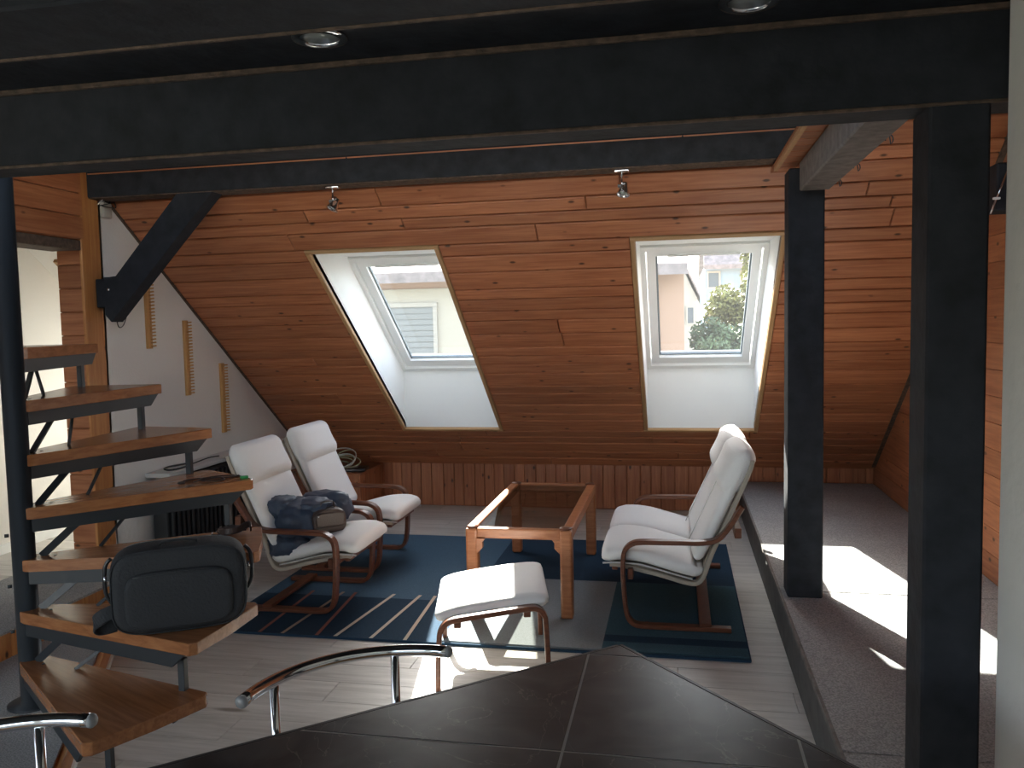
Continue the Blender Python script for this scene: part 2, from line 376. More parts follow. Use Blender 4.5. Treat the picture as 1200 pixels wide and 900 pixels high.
# ------------------------------------------------------------------ sloped ceiling: backing, boards, outer roof
def slab_with_holes(name, x0, x1, s_lo, s_hi, n0, n1, holes, h0, h1, mat, parent=None):
    bm = bmesh.new()
    def cell(a, b, c, d):
        v = [bm.verts.new(SP(x, s, n)) for n in (n0, n1) for x, s in ((a, c), (b, c), (b, d), (a, d))]
        for f in ((0,1,2,3),(7,6,5,4),(0,4,5,1),(1,5,6,2),(2,6,7,3),(3,7,4,0)): bm.faces.new([v[i] for i in f])
    cell(x0, x1, s_lo, h0); cell(x0, x1, h1, s_hi)
    x = x0
    for a, b in holes: cell(x, a, h0, h1); x = b
    cell(x, x1, h0, h1)
    return bm_obj(name, bm, mat, parent)
ce = struct(slab_with_holes('ceiling', XL, XR, 0, SMAX, .0, .03, WIN, S0, S1, M['joint']), 'sloping ceiling lined with knotty orange pine boards', 'ceiling')
PW = (-3.90, -3.40)
rf = struct(slab_with_holes('ceiling_roof_deck', XC-.3, XR+.3, -.9, SMAX+.6, NO, NO+.06, [PW]+WIN, SB, ST, M['riser']), 'outer roof deck above the pine ceiling', 'roof')
struct(slab_with_holes('ceiling_passage', XC, XL, 0, SMAX, 0, .04, [PW], S0, S1, M['plaster']), 'plain plastered slope above the side passage', 'ceiling')
def edges(a, b, n):
    w = [random.choice((.78, .9, 1.0, 1.15, 1.25)) for _ in range(n)]; t = sum(w); o = [a]
    for x in w: o.append(o[-1]+x*(b-a)/t)
    return o
TR = .028
es = edges(0.004, S0-TR, 5) + edges(S0-TR, S1+TR, 17)[1:] + edges(S1+TR, SMAX, 8)[1:]
PT = .018
for i in range(len(es)-1):
    a, b = es[i], es[i+1]; spans = [(XL+.003, XR-.003)]
    if a >= S0-TR-1e-6 and b <= S1+TR+1e-6:
        spans = [(XL+.003, WIN[0][0]-TR), (WIN[0][1]+TR, WIN[1][0]-TR), (WIN[1][1]+TR, XR-.003)]
    for p, q in spans:
        cuts = [p]
        x = p + random.uniform(.5, 2.2)
        while x < q-.35: cuts.append(x); x += random.uniform(1.3, 2.6)
        cuts.append(q)
        for u, v in zip(cuts, cuts[1:]):
            plank(v-u-.005, b-a-.012, PT, SP((u+v)/2, (a+b)/2, 0), (1, 0, 0), (0, -CS, SN), M['pine'], ce)
# level ceilings
struct(box('ceiling_loft', XC, XR, 2.24, YTOP+.3, 2.60, 2.66, M['beam']), 'dark underside of the loft between beam and slope', 'ceiling')
cd_ = struct(box('ceiling_dining', XC, 3.0, -2.5, 2.11, 2.25, 2.31, M['beam']), 'dark stained board ceiling over the dining table', 'ceiling')

# ------------------------------------------------------------------ skylights
def skylight(idx, x0, x1, label):
    fo = .03
    bm = bmesh.new()
    def bar(a, b, c, d, n0, n1):
        v = [bm.verts.new(SP(x, s, n)) for n in (n0, n1) for x, s in ((a, c), (b, c), (b, d), (a, d))]
        for f in ((0,1,2,3),(7,6,5,4),(0,4,5,1),(1,5,6,2),(2,6,7,3),(3,7,4,0)): bm.faces.new([v[i] for i in f])
    def ring(a, b, c, d, w, n0, n1, wb=None):
        wb = wb or w
        bar(a, b, c, c+wb, n0, n1); bar(a, b, d-w, d, n0, n1); bar(a, a+w, c+wb, d-w, n0, n1); bar(b-w, b, c+wb, d-w, n0, n1)
    ring(x0-.01, x1+.01, SB-.01, ST+.01, fo+.01, NO-.03, NO+.08)
    root = struct(bm_obj('window_%d' % idx, bm, M['white']), label, 'window')
    bm = bmesh.new(); g = fo+.008
    ring(x0+g, x1-g, SB+g, ST-g, .055, NO-.012, NO+.05, .075); sash = bm_obj('sash', bm, M['white'], root)
    bm = bmesh.new(); h = g+.055
    ring(x0+h, x1-h, SB+h+.02, ST-h, .012, NO+.012, NO+.03); bm_obj('glazing_bead', bm, M['gutter'], sash)
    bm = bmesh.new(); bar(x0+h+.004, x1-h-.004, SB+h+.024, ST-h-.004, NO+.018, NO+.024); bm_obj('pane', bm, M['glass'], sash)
    # handle bar on top of the sash
    a, b = SP((x0+x1)/2-.22, ST-.07, NO-.03), SP((x0+x1)/2+.22, ST-.07, NO-.03); tube('handle_bar', [a, b], .008, M['white'], root)
    # reveals: two sides, an upright sill panel and a level head panel
    t = .02
    def pan(name, q, nrm):
        nrm = Vector(nrm)*t; hexa(name, list(q)+[p+nrm for p in q], M['white'], root)
    def side(x): return [SP(x, S0), SP(x, S1), SP(x, ST, NO), SP(x, SB, NO)]
    pan('reveal_panel', side(x0), (-1, 0, 0)); pan('reveal_panel', side(x1), (1, 0, 0))
    pan('sill_panel', [SP(x0, S0), SP(x1, S0), SP(x1, SB, NO), SP(x0, SB, NO)], (0, 1, 0))
    pan('head_panel', [SP(x0, S1), SP(x1, S1), SP(x1, ST, NO), SP(x0, ST, NO)], (0, 0, 1))
    # pine trim around the opening
    W = TR; n_in = -.022
    for c, d in ((S0-W, S0), (S1, S1+W)):
        plank(x1-x0+2*W, W, .026, SP((x0+x1)/2, (c+d)/2, .002), (1, 0, 0), (0, -CS, SN), M['pine_pale'], root, 'trim_strip')
    for xx in (x0-W/2, x1+W/2):
        plank(S1-S0, W, .026, SP(xx, (S0+S1)/2, .002), (0, -CS, SN), (-1, 0, 0), M['pine_pale'], root, 'trim_strip')
    portal('skylight_portal' if idx < 3 else 'passage_skylight_portal_offscreen', SP((x0+x1)/2, (SB+ST)/2, NO+.1), (1, 0, 0), (0, CS, -SN), x1-x0, ST-SB)
skylight(1, *WIN[0], 'white skylight with a deep reveal, looking out at a cream facade with a blind')
skylight(2, *WIN[1], 'white skylight with a deep reveal, looking out at trees and a blue house')
skylight(5, *PW, 'unseen narrow skylight added in the plastered slope to light the side passage')  # unseen skylight, added to brighten the passage wall

# ------------------------------------------------------------------ knee wall and gable walls
kw = struct(box('wall_back', XC, XR+.1, K+.014, K+.08, -.06, KZ+.12, M['joint']), 'low knee wall of upright reddish pine boards', 'wall')
x = XL+.003
while x < XR-.02:
    w = random.choice((.085, .095, .10, .11)); w = min(w, XR-x)
    z0 = .0 if x < .49 else PZ
    plank(KZ-z0-.004, w-.004, .014, (x+w/2, K+.014, (KZ+z0)/2), (0, 0, 1), (-1, 0, 0), M['pine'], kw); x += w
lw = struct(hexa('wall_left', [(XL, 4.21, 0), (XL, K+.02, 0), (XL, K+.02, KZ), (XL, YTOP+.3, 2.62-.225), (XL, 4.21, 2.62)][0:0] or
      [(XL, 4.21, 0), (XL, K+.02, 0), (XL, K+.02, KZ), (XL, 4.21, KZ+(K-4.21)*SN/CS)]+[(XL-.08, 4.21, 0), (XL-.08, K+.02, 0), (XL-.08, K+.02, KZ), (XL-.08, 4.21, KZ+(K-4.21)*SN/CS)], M['plaster']), 'white plastered gable wall behind the peg racks', 'wall')
# planed post and lined jamb of the passage opening
jb = struct(box('wall_jamb', XL-.195, XL-.016, 4.115, 4.21, .225, 2.60, M['joint']), 'pine-lined jamb beside the passage opening', 'wall')
plank(2.40, .17, .016, (XL-.016, 4.145, 1.40), (0, 0, 1), (0, -1, 0), M['pine_post'], jb, 'corner_board').rotation_euler
z = .225
while z < 2.55:
    plank(.195, .128, .014, (XL-.098, 4.115, z+.066), (1, 0, 0), (0, 0, 1), M['pine'], jb); z += .132
# header over the opening
hd = struct(box('wall_left_header', XL-.12, XL-.016, -2.5, 4.10, 2.07, 2.60, M['joint']), 'pine-boarded header above the passage opening', 'wall')
z = 2.075
while z < 2.58:
    for a, b in ((3.0-.4*(z*10 % 2), 4.085), (.9, 3.0-.4*(z*10 % 2)), (-1.5, .9)):
        plank(b-a-.003, .122, .016, (XL-.016, (a+b)/2, z+.063), (0, 1, 0), (0, 0, 1), M['pine'], hd)
    z += .126
box('lintel', XL-.19, XL-.004, -2.5, 4.062, 2.015, 2.07, M['beam_worn'], hd, .004)
# passage walls
struct(hexa('wall_passage', [(XC, -2.5, 0), (XC, K, 0), (XC, K, KZ+.02), (XC, YTOP, 2.62)]+[(XC-.08, -2.5, 0), (XC-.08, K, 0), (XC-.08, K, KZ+.02), (XC-.08, YTOP, 2.62)], M['plaster']), 'pale plastered wall at the far side of the passage', 'wall')
struct(box('wall_passage_upper', XC-.08, XC, -2.5, YTOP+.02, 1.9, 2.7, M['plaster']), 'upper part of the passage wall', 'wall')
struct(box('ceiling_passage_flat', XC, XL-.0, -2.5, YTOP+.05, 2.62, 2.66, M['plaster']), 'flat white ceiling of the passage', 'ceiling')
struct(box('baseboard_passage', XC, XC+.012, -2.5, 5.6, .225, .285, M['white']), 'white skirting along the passage wall', 'baseboard')
# rear wall behind the camera with two unseen windows added to let daylight in
def wall_y(name, yy, th, x0, x1, z0, z1, holes, mat, label):
    bm = bmesh.new(); x = x0
    for a, b, c, d in holes:
        addbox(bm, x, a, yy, yy+th, z0, z1); addbox(bm, a, b, yy, yy+th, z0, c); addbox(bm, a, b, yy, yy+th, d, z1); x = b
    addbox(bm, x, x1, yy, yy+th, z0, z1); return struct(bm_obj(name, bm, mat), label, 'wall')
RW = [(-3.9, -1.85, .45, 2.2), (-1.55, .5, .45, 2.2)]
wall_y('wall_rear', -2.6, .1, XC-.1, 3.0, -.06, 2.7, RW, M['plaster'], 'plastered wall behind the dining table with two added, unseen windows')
for i, (a, b, c, d) in enumerate(RW):
    bm = bmesh.new(); w = .06
    for q in ((a, a+w, c, d), (b-w, b, c, d), (a+w, b-w, c, c+w), (a+w, b-w, d-w, d), ((a+b)/2-w/2, (a+b)/2+w/2, c+w, d-w)): addbox(bm, q[0], q[1], -2.58, -2.52, q[2], q[3])
    wo = struct(bm_obj('window_%d' % (i+3), bm, M['white']), 'unseen white casement window added in the rear wall for daylight', 'window'); wo['group'] = 'added rear windows'
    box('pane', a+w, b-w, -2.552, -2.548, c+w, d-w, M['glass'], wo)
    portal(('rear_left' if i == 0 else 'rear_right')+'_window_portal_offscreen', ((a+b)/2, -2.62, (c+d)/2), (1, 0, 0), (0, 0, 1), b-a, d-c)
# right-hand plastered wall end
bm = bmesh.new(); addbox(bm, .722, 3.0, -2.5, 2.085, -.06, 2.30); 
vv = [e for e in bm.edges if all(abs(v.co.x-.722) < 1e-4 for v in e.verts) and abs(e.verts[0].co.z-e.verts[1].co.z) > .5 and e.verts[0].co.y > 1]
bmesh.ops.bevel(bm, geom=vv, offset=.035, segments=5, affect='EDGES', profile=.5)
struct(bm_obj('wall_right_plaster', bm, M['plaster_old']), 'uneven white plastered wall end next to the thick black post', 'wall')
# right gable wall with level boards
gw = struct(box('wall_right', XR+.014, XR+.1, 2.08, K+.08, -.06, 2.7, M['joint']), 'pine-boarded gable wall beyond the carpet platform', 'wall')
z = PZ
while z < 2.58:
    t = min(z+.13, 2.6)
    def yy(zz): return K if zz <= KZ else K-(zz-KZ)*CS/SN
    pts = [(2.1, z), (yy(z), z), (yy(t), t), (2.1, t)]
    cy = 4.4; cz = (z+t)/2
    prism('plank', [(p[0]-cy, p[1]-cz+(.003 if p[1] > cz else 0)*-1) for p in pts], .014, M['pine'], gw, frame_m((XR+.014, cy, cz), (0, 1, 0), (0, 0, 1)) @ Matrix.Diagonal((1, 1, -1, 1)))
    z = t
a, b = SP(XR-.012, .05, -.012), SP(XR-.012, SMAX-.3, -.012)
struct(bm_obj('trim_1', (lambda bm: (rings(bm, sweep_rings([a, b], rect(.03, .03), (1, 0, 0))), bm)[1])(bmesh.new()), M['beam_worn']), 'dark cover strip where the slope meets the right gable wall', 'trim')
a, b = SP(XL+.006, .02, -.022), SP(XL+.006, SMAX-.3, -.022)
struct(bm_obj('trim_2', (lambda bm: (rings(bm, sweep_rings([a, b], rect(.014, .014), (1, 0, 0))), bm)[1])(bmesh.new()), M['beam_worn']), 'thin dark joint strip where the slope meets the white gable wall', 'trim')

# ------------------------------------------------------------------ black timbers
def timber(name, label, x0, x1, y0, y1, z0, z1, mat='beam', cat='beam', worn=()):
    o = struct(box(name, x0, x1, y0, y1, z0, z1, M[mat], None, .006), label, cat)
    for a, b, c, d, e, f in worn: box('worn_edge', a, b, c, d, e, f, M['beam_worn'], o, .002)
    return o
timber('trim_main_beam', 'massive black beam carried by the thick black post', XL, 3.0, 2.10, 2.24, 2.037, 2.25,
       worn=[(XL, 3.0, 2.096, 2.106, 2.033, 2.041), (XL, 3.0, 2.085, 2.10, 2.236, 2.25)])
timber('trim_joist', 'black joist across the dining ceiling in front of the recessed spots', XL, .72, 1.36, 1.60, 2.15, 2.25, worn=[(XL, .72, 1.592, 1.604, 2.146, 2.153)])
timber('trim_purlin', 'black purlin along the top of the pine slope carrying two spotlights', XL-.1, .60, 4.13, 4.28, 2.312, 2.60, worn=[(XL, .46, 4.135, 4.275, 2.307, 2.313)])
timber('trim_thick_post', 'thick black post beside the white plaster wall end', .572, .704, 2.10, 2.24, -.01, 2.04, cat='post')
timber('trim_slim_post', 'black post standing on the edge of the carpet platform', .497, .655, 3.985, 4.13, PZ, 2.235, cat='post')
tie = timber('trim_tie_beam', 'weathered grey tie beam with screw hooks, between main beam and post', .545, .677, 2.24, 3.99, 2.132, 2.262, 'beam_grey')
for yy_ in (2.95, 3.45, 3.82):
    p = Vector((.677, yy_, 2.15)); path = [p+Vector((.012*math.sin(t)+.006, 0, -.018-.016*math.cos(t))) for t in [k*.5-.6 for k in range(12)]]
    tube('screw_hook', [p, p+Vector((.006, 0, -.004))]+path[2:], .0022, M['steel'], tie, 6)
sf = struct(box('ceiling_strip', .452, .70, 2.24, 4.3, 2.272, 2.29, M['joint']), 'narrow pine-boarded soffit above the grey tie beam', 'ceiling')
box('edge_board', .452, .470, 2.24, 4.16, 2.255, 2.285, M['pine_pale'], sf)
y = 2.26
while y < 4.2: plank(.075+.0, .118, .012, (.508, y+.06, 2.272), (1, 0, 0), (0, -1, 0), M['pine'], sf); y += .122
timber('trim_purlin_stub', 'short dark purlin end showing behind the thick post', 1.40, XR+.0, 4.10, 4.28, 2.02, 2.23)
# brace
br = struct(prism('trim_brace', [(-3.165, 1.87), (-3.165, 1.66), (-3.125, 1.615), (-2.46, 2.313), (-2.42, 2.36), (-2.63, 2.36), (-2.69, 2.298), (-3.08, 1.87)], .10, M['beam'], None, frame_m((0, 4.24, 0), (1, 0, 0), (0, 0, 1)), .004), 'black diagonal brace between the pine jamb and the purlin', 'brace')
box('shoe', -3.213, -3.15, -1.86, -1.70, -.0, .10, M['beam'], br, .004, m=Matrix.Diagonal((1, -1, 1, 1)))
tube('bolt', [(-3.13, 1.80, .098), (-3.13, 1.80, .106)], .007, M['chrome'], br, 8)

# ------------------------------------------------------------------ rug
rug = thing('rug', 'blue patchwork rug with pale stripes under the armchairs and coffee table', 'rug', (0, 0, 0))
RT = .012
for x0, x1, y0, y1, m in ((-2.40, -1.175, 4.40, 5.81, 'blue'), (-2.40, -1.16, 3.80, 4.40, 'navy'), (-1.175, .315, 4.87, 5.81, 'navy'), (-1.16, -.365, 3.83, 4.87, 'greyblue'),
                         (-.365, .315, 4.02, 4.87, 'teal'), (-.365, .315, 3.935, 4.02, 'navy'), (-.365, .315, 3.83, 3.935, 'teal')):
    box('panel', x0, x1, y0, y1, 0, RT, M[m], rug)
for xa, xb, m in ((-1.333, -1.374, 'cream'), (-1.511, -1.463, 'cream'), (-1.70, -1.621, 'cream'), (-1.80, -1.857, 'rust'), (-1.987, -1.933, 'tan'), (-2.113, -2.121, 'rust'), (-2.26, -2.30, 'tan')):
    yb = 4.47
    prism('stripe', [(xa-.009, 3.802), (xa+.009, 3.802), (xb+.009, yb), (xb-.009, yb)], RT+.0015, M[m], rug)
box('binding', -2.40, .315, 3.795, 3.803, 0, RT+.001, M['navy'], rug); box('binding', .313, .319, 3.80, 5.81, 0, RT+.001, M['navy'], rug)

# ------------------------------------------------------------------ bentwood armchairs and loveseat
SIDE = [(-.30, .63), (-.24, .535), (-.185, .468), (-.11, .447), (.0, .444), (.18, .441), (.238, .430), (.272, .400), (.284, .35), (.284, .25), (.276, .13), (.264, .06), (.235, .022), (.18, .012), (.0, .012), (-.245, .012)]
RAIL = [(.355, .308), (.30, .306), (.1, .262), (-.03, .227), (-.085, .228), (-.118, .27), (-.155, .38), (-.235, .56), (-.318, .75), (-.343, .815), (-.352, .85)]
def P3(pts, y): return [(p[0], y, p[1]) for p in pts]
def seat_set(t, yc, w, seam=True):
    pad('seat_cushion', P3([(.395, .335), (.33, .364), (.2, .358), (.05, .32), (-.06, .292), (-.115, .298)], yc), w, .10, M['cloth'], t, endr=.05)
    bc = pad('back_cushion', P3([(-.075, .345), (-.115, .42), (-.19, .58), (-.262, .74), (-.305, .84)], yc), w, .085, M['cloth'], t, endr=.04)
    if seam: ribbon('seam', P3([(-.034, .362), (-.065, .43), (-.142, .60), (-.205, .74)], yc), .004, .006, M['seam'], bc, sub=3, c=.001)
    pad('headrest', P3([(-.215, .685), (-.252, .740), (-.283, .80), (-.308, .862), (-.328, .908)], yc), w*1.0, .16, M['cloth'], t, endr=.06, e=2.6)
    # canvas edge piping
    for s in (-1, 1):
        tube('piping', P3([(.39, .318), (.33, .322), (.2, .316), (.05, .278), (-.06, .25)], yc+s*(w/2-.004)), .005, M['seam'], bc, 6, 3)
def bent_seat(name, label, cat, loc, rz, half, seats, group=None):
    t = thing(name, label, cat, loc, rz, group)
    for s in (-1, 1):
        ribbon('side_frame', P3(SIDE, s*half), .022, .052, M['bent'], t)
    for yc, w in seats:
        seat_set(t, yc, w, len(seats) > 1)
        for s in (-1, 1): ribbon('seat_rail', P3(RAIL, yc+s*(w/2-.03)), .022, .045, M['rail'], t)
        pad('sling', P3([(.33, .315), (.1, .28), (-.03, .246), (-.085, .248), (-.11, .28), (-.142, .39), (-.222, .57), (-.30, .75), (-.33, .83)], yc), w-.07, .014, M['rail'], t, endr=.01)
        box('cross_rail', .315, .345, yc-w/2+.02, yc+w/2-.02, .278, .308, M['bent'], t, .004)
    box('cross_board', -.15, -.09, -half-.02, half+.02, .0225, .040, M['bent'], t, .003)
    box('cross_board', .235, .262, -half-.0, half+.0, .245, .30, M['bent'], t, .003)
    box('cross_board', -.295, -.262, -half-.015, half+.015, .475, .525, M['bent'], t, .003)
    return t
bent_seat('armchair', 'white canvas bentwood armchair holding a navy jacket and a brown bag', 'armchair', (-2.10, 4.385, RT), 0, .272, [(0, .50)], 'bentwood armchairs')
bent_seat('armchair', 'empty white canvas bentwood armchair beside the corner box with coiled cable', 'armchair', (-2.13, 5.14, RT), 0, .272, [(0, .50)], 'bentwood armchairs')
bent_seat('loveseat', 'white canvas bentwood loveseat for two next to the carpet platform', 'loveseat', (.005, 4.69, RT), math.pi, .55, [(-.265, .52), (.265, .52)])

# footstool
fs = thing('footstool', 'sunlit white canvas bentwood footstool near the dining table', 'footstool', (-.85, 3.65, 0), R(13))
FR = [(-.238, .0), (-.236, .10), (-.228, .25), (-.222, .285), (-.20, .315), (-.165, .326), (-.08, .328), (.08, .328), (.165, .326), (.20, .315), (.222, .285), (.228, .25), (.236, .10), (.238, .0)]
FR = [(x, z+(x*.13 if z > .2 else 0)) for x, z in FR]
for s in (-1, 1): ribbon('leg_frame', P3(FR, s*.292), .022, .045, M['bent'], fs)
for xx in (-.15, .15): box('cross_rail', xx-.015, xx+.015, -.285, .285, .283+xx*.13, .313+xx*.13, M['bent'], fs, .003)
pad('cushion', [(0, -.268, .335), (0, -.15, .335), (0, 0, .332), (0, .15, .335), (0, .268, .338)], .50, .085, M['cloth'], fs, (1, 0, .13), endr=.05)
for s in (-1, 1): tube('piping', [(s*.245, -.23, .335+s*.03), (s*.245, 0, .332+s*.03), (s*.245, .23, .335+s*.03)], .005, M['seam'], fs, 6, 3)

# ------------------------------------------------------------------ coffee table
ct = thing('coffee_table', 'reddish wooden coffee table with an inset smoked glass top', 'coffee table', (-.83, 4.84, 0))
hx, hy, hz = .285, .645, .487
for sx in (-1, 1):
    for sy in (-1, 1):
        lg = box('leg', sx*hx, sx*(hx-.065), sy*hy, sy*(hy-.065), RT if True else 0, hz-.004, M['table_wood'], ct, .012, 2)
        prism('bracket', [(0, 0), (.045, 0), (.03, -.02), (.03, -.05), (0, -.08)], .03, M['table_wood'], lg, frame_m((sx*(hx-.065), sy*(hy-.017)-.0, hz-.055), (-sx, 0, 0), (0, 0, 1)))
        lathe('corner_cap', [(.0, 0), (.03, 0), (.034, .006), (.03, .011), (0, .012)], M['bent'], lg, 14, Matrix.Translation((sx*(hx-.036), sy*(hy-.036), hz-.006)))
for s in (-1, 1):
    box('side_rail', s*hx, s*(hx-.055), -hy+.06, hy-.06, hz-.058, hz, M['table_wood'], ct, .008, 2)
    box('end_rail', -hx+.06, hx-.06, s*(hy-.006), s*(hy-.05), hz-.058, hz-.002, M['table_wood'], ct, .008, 2)
box('glass_top', -hx+.05, hx-.05, -hy+.045, hy-.045, hz-.016, hz-.008, M['smoke'], ct)

# ------------------------------------------------------------------ spiral stair
SX, SY = -2.51, 2.74
st = thing('spiral_stair', 'spiral stair with wooden treads around a black steel column', 'staircase', (SX, SY, 0))
lathe('column', [(.0, .1), (.09, .1), (.09, .108), (.042, .112), (.042, 2.6), (0, 2.6)], M['steel'], st, 20)
STEPS = [(-39, .285), (-15.4, .485), (13.1, .685), (46, .885), (69.5, 1.09), (89, 1.30), (109, 1.505), (136, 1.71), (163, 1.91)]
TT = .045; RO = .905
for i, (a0, zt) in enumerate(STEPS):
    nxt = STEPS[i+1][0] if i+1 < len(STEPS) else a0+27
    w = 27.0; am = R(a0+w/2)
    xd = Vector((math.cos(am), math.sin(am), 0)); yd = Vector((-math.sin(am), math.cos(am), 0))
    h = R(w/2); pts = [(.03, -.055), (RO*math.cos(h), -RO*math.sin(h)-.012)]
    # rounded outer corners
    ro = [(RO*math.cos(-h)-.015, -RO*math.sin(h)-.008), (RO*math.cos(h)+.006, -RO*math.sin(h)+.012), (RO*math.cos(h)+.012, 0), (RO*math.cos(h)+.006, RO*math.sin(h)-.012), (RO*math.cos(h)-.015, RO*math.sin(h)+.008)]
    pts = [(.03, -.05)]+ro+[(.03, .05), (.0, .04), (-.01, 0), (.0, -.04)]
    tr = prism('tread', pts, TT, M['tread'], st, frame_m((0, 0, zt-TT), xd, yd), .003)
    # steel bearer under the front and rear edge
    for sgn in (-1, 1):
        ang = R(a0 + (1.5 if sgn < 0 else w-1.5)); e = Vector((math.cos(ang), math.sin(ang), 0)); nrm = Vector((-math.sin(ang), math.cos(ang), 0))
        zb = zt-TT
        prism('bearer', [(.03, 0), (RO-.04, 0), (RO-.10, -.052), (.03, -.052)], .012, M['steel'], st, frame_m(Vector((0, 0, zb))+nrm*(.02 if sgn < 0 else -.03)*-sgn*-1, e, (0, 0, 1)))
    # outer strut down to the next lower tread
    if i > 0:
        za = STEPS[i-1][1]; ang = R(a0+3.0); e = Vector((math.cos(ang), math.sin(ang), 0)); p = e*(RO-.105)
        hi = zt-TT-.04
        box('strut', p.x-.013, p.x+.013, p.y-.013, p.y+.013, za-.001, hi, M['steel'], st, .002)
        # slanted flat bars near the column
        for rr, lo, th, da in ((.25, .06, .028, 4), (.46, .27, .012, 14)):
            e2 = Vector((math.cos(R(a0+da)), math.sin(R(a0+da)), 0)); a3 = max(R(a0+da-14), R(STEPS[i-1][0]+4)); e3 = Vector((math.cos(a3), math.sin(a3), 0))
            bm = bmesh.new(); rings(bm, sweep_rings([e2*rr+Vector((0, 0, zt-TT)), e3*lo+Vector((0, 0, za))], rect(th, .008), (0, 1, 0))); bm_obj('tie_bar', bm, M['steel'], st)
    # screw heads
    for rr in (.11,):
        p = xd*rr; lathe('screw', [(0, 0), (.006, 0), (.006, .0015), (0, .0015)], M['steel'], tr, 8, Matrix.Translation((rr, 0, TT)))
# foot strut under the lowest tread
ang = R(-34); box('strut', math.cos(ang)*.86-.01, math.cos(ang)*.86+.01, math.sin(ang)*.86-.01, math.sin(ang)*.86+.01, 0, .285-TT, M['steel'], st)
for zz in (.58, .78, .40): lathe('collar_bolt', [(0, 0), (.007, 0), (.007, .014), (0, .014)], M['steel'], st, 8, frame_m((-.035, -.03, zz), (0, 0, 1), (-.6, .8, 0)))

# ------------------------------------------------------------------ black laptop bag on the stair
bg = thing('laptop_bag', 'black padded bag standing on a stair tread', 'bag', (-1.785, 2.665, .485), R(31))
def rbox(name, sx, sy, sz, r, mat, parent, m=None, seg=5, puff=0):
    bm = bmesh.new(); addbox(bm, -sx/2, sx/2, -sy/2, sy/2, 0, sz, r, seg)
    return bm_obj(name, bm, mat, parent, m, True)
def padbox(name, sx, sy, sz, mat, parent, m=None, e=4.5, rc=.09):
    """soft bag body: rounded outline in XZ, bulging in Y"""
    n = 48; out = []
    for t in (-1, -.97, -.85, -.5, 0, .5, .85, .97, 1):
        k = math.sqrt(max(0, 1-abs(t)**2.6)); sc = .90+.10*k if abs(t) < 1 else .84
        out.append([Vector((u*sc, t*sy/2*(1), sz/2+v*sc)) for u, v in superell(sx/2, sz/2, n, e)])
    bm = bmesh.new(); rings(bm, out); return bm_obj(name, bm, mat, parent, m, True)
body = padbox('body', .465, .16, .31, M['black'], bg)
def loop_path(sx, sz, y, n=48, e=4.5): return [Vector((u, y, sz/2+v)) for u, v in superell(sx/2, sz/2, n, e)]
for yy_ in (-.072, .072):
    lp_ = loop_path(.447, .298, yy_); tube('piping', lp_+[lp_[0]], .003, M['black'] if yy_ < 0 else M['piping'], bg, 6, m=Matrix.Translation((0, 0, .004)))
pk = padbox('front_pocket', .36, .025, .21, M['black'], bg, Matrix.Translation((0, -.082, .02)))
tube('zip', [(-.15, -.100, .215), (0, -.103, .222), (.15, -.100, .215)], .002, M['blackgloss'], pk, 6, 4, m=Matrix.Translation((0, .09, -.02)))
for s in (-1, 1):
    ribbon('strap', [(s*.06, -.02, .305), (s*.055, -.03, .318), (s*.0, -.03, .323), (-s*.055, -.03, .318)], .006, .022, M['black'], bg, (0, 1, 0))
    tube('side_loop', [(s*.225, 0, .27), (s*.246, 0, .24), (s*.248, 0, .15), (s*.23, 0, .11)], .007, M['blackgloss'], bg, 8, 3)
    lathe('buckle', [(0, 0), (.012, 0), (.012, .008), (0, .008)], M['chrome'], bg, 10, frame_m((s*.242, -.006, .20), (0, 0, 1), (0, 1, 0)))
ribbon('side_strap', [(-.20, -.05, .10), (-.25, -.06, .085), (-.28, -.05, .06), (-.27, -.02, .03), (-.22, 0, .03)], .012, .05, M['black'], bg, (0, .3, 1))

# keys on the tread behind the bag, cable and plug on the tread above
kb = thing('key_bunch', 'bunch of keys with a leather strap on the tread behind the black bag', 'keys', (-1.93, 3.17, .685))
tube('ring', [(.03*math.cos(t), .03*math.sin(t), .006) for t in [k*2*math.pi/18 for k in range(19)]], .002, M['chrome'], kb, 6)
for k, a in enumerate((10, 60, 115)):
    c, s = math.cos(R(a)), math.sin(R(a)); ky = prism('key', [(0, -.011), (.022, -.011), (.026, -.004), (.062, -.004), (.062, .004), (.026, .004), (.022, .011), (0, .011)], .003, M['chrome'], kb, frame_m((.02*c, .02*s, .002+.004*k), (c, s, .05), (-s, c, 0)))
ribbon('strap', [(.0, .0, .012), (.05, -.03, .022), (.10, -.02, .03), (.13, .02, .045), (.15, .0, .03)], .006, .03, M['leather2'], kb, (0, 0, 1))
ribbon('strap', [(-.02, .02, .008), (.04, .04, .02), (.10, .05, .02)], .006, .025, M['leather2'], kb, (0, 0, 1))
eb = thing('earphone_cable', 'tangled dark cable with a green plug on a stair tread', 'cable', (-2.06, 3.35, .885), R(35))
tube('cable', [(-.12, .02, .004), (-.06, .05, .004), (.02, .03, .006), (.05, -.03, .004), (-.02, -.05, .006), (-.05, 0, .008), (.03, .05, .008), (.11, .04, .004), (.13, -.02, .004)], .0035, M['leather2'], eb, 6, 6)
tube('cable', [(-.08, -.03, .004), (.0, .0, .009), (.08, .01, .004), (.12, .05, .004)], .003, M['leather2'], eb, 6, 6)
rbox('plug', .035, .02, .012, .003, M['green'], eb, Matrix.Translation((.135, -.03, 0)), 2)
rbox('clip', .03, .015, .01, .003, M['leather2'], eb, Matrix.Translation((-.13, -.03, 0)), 2)

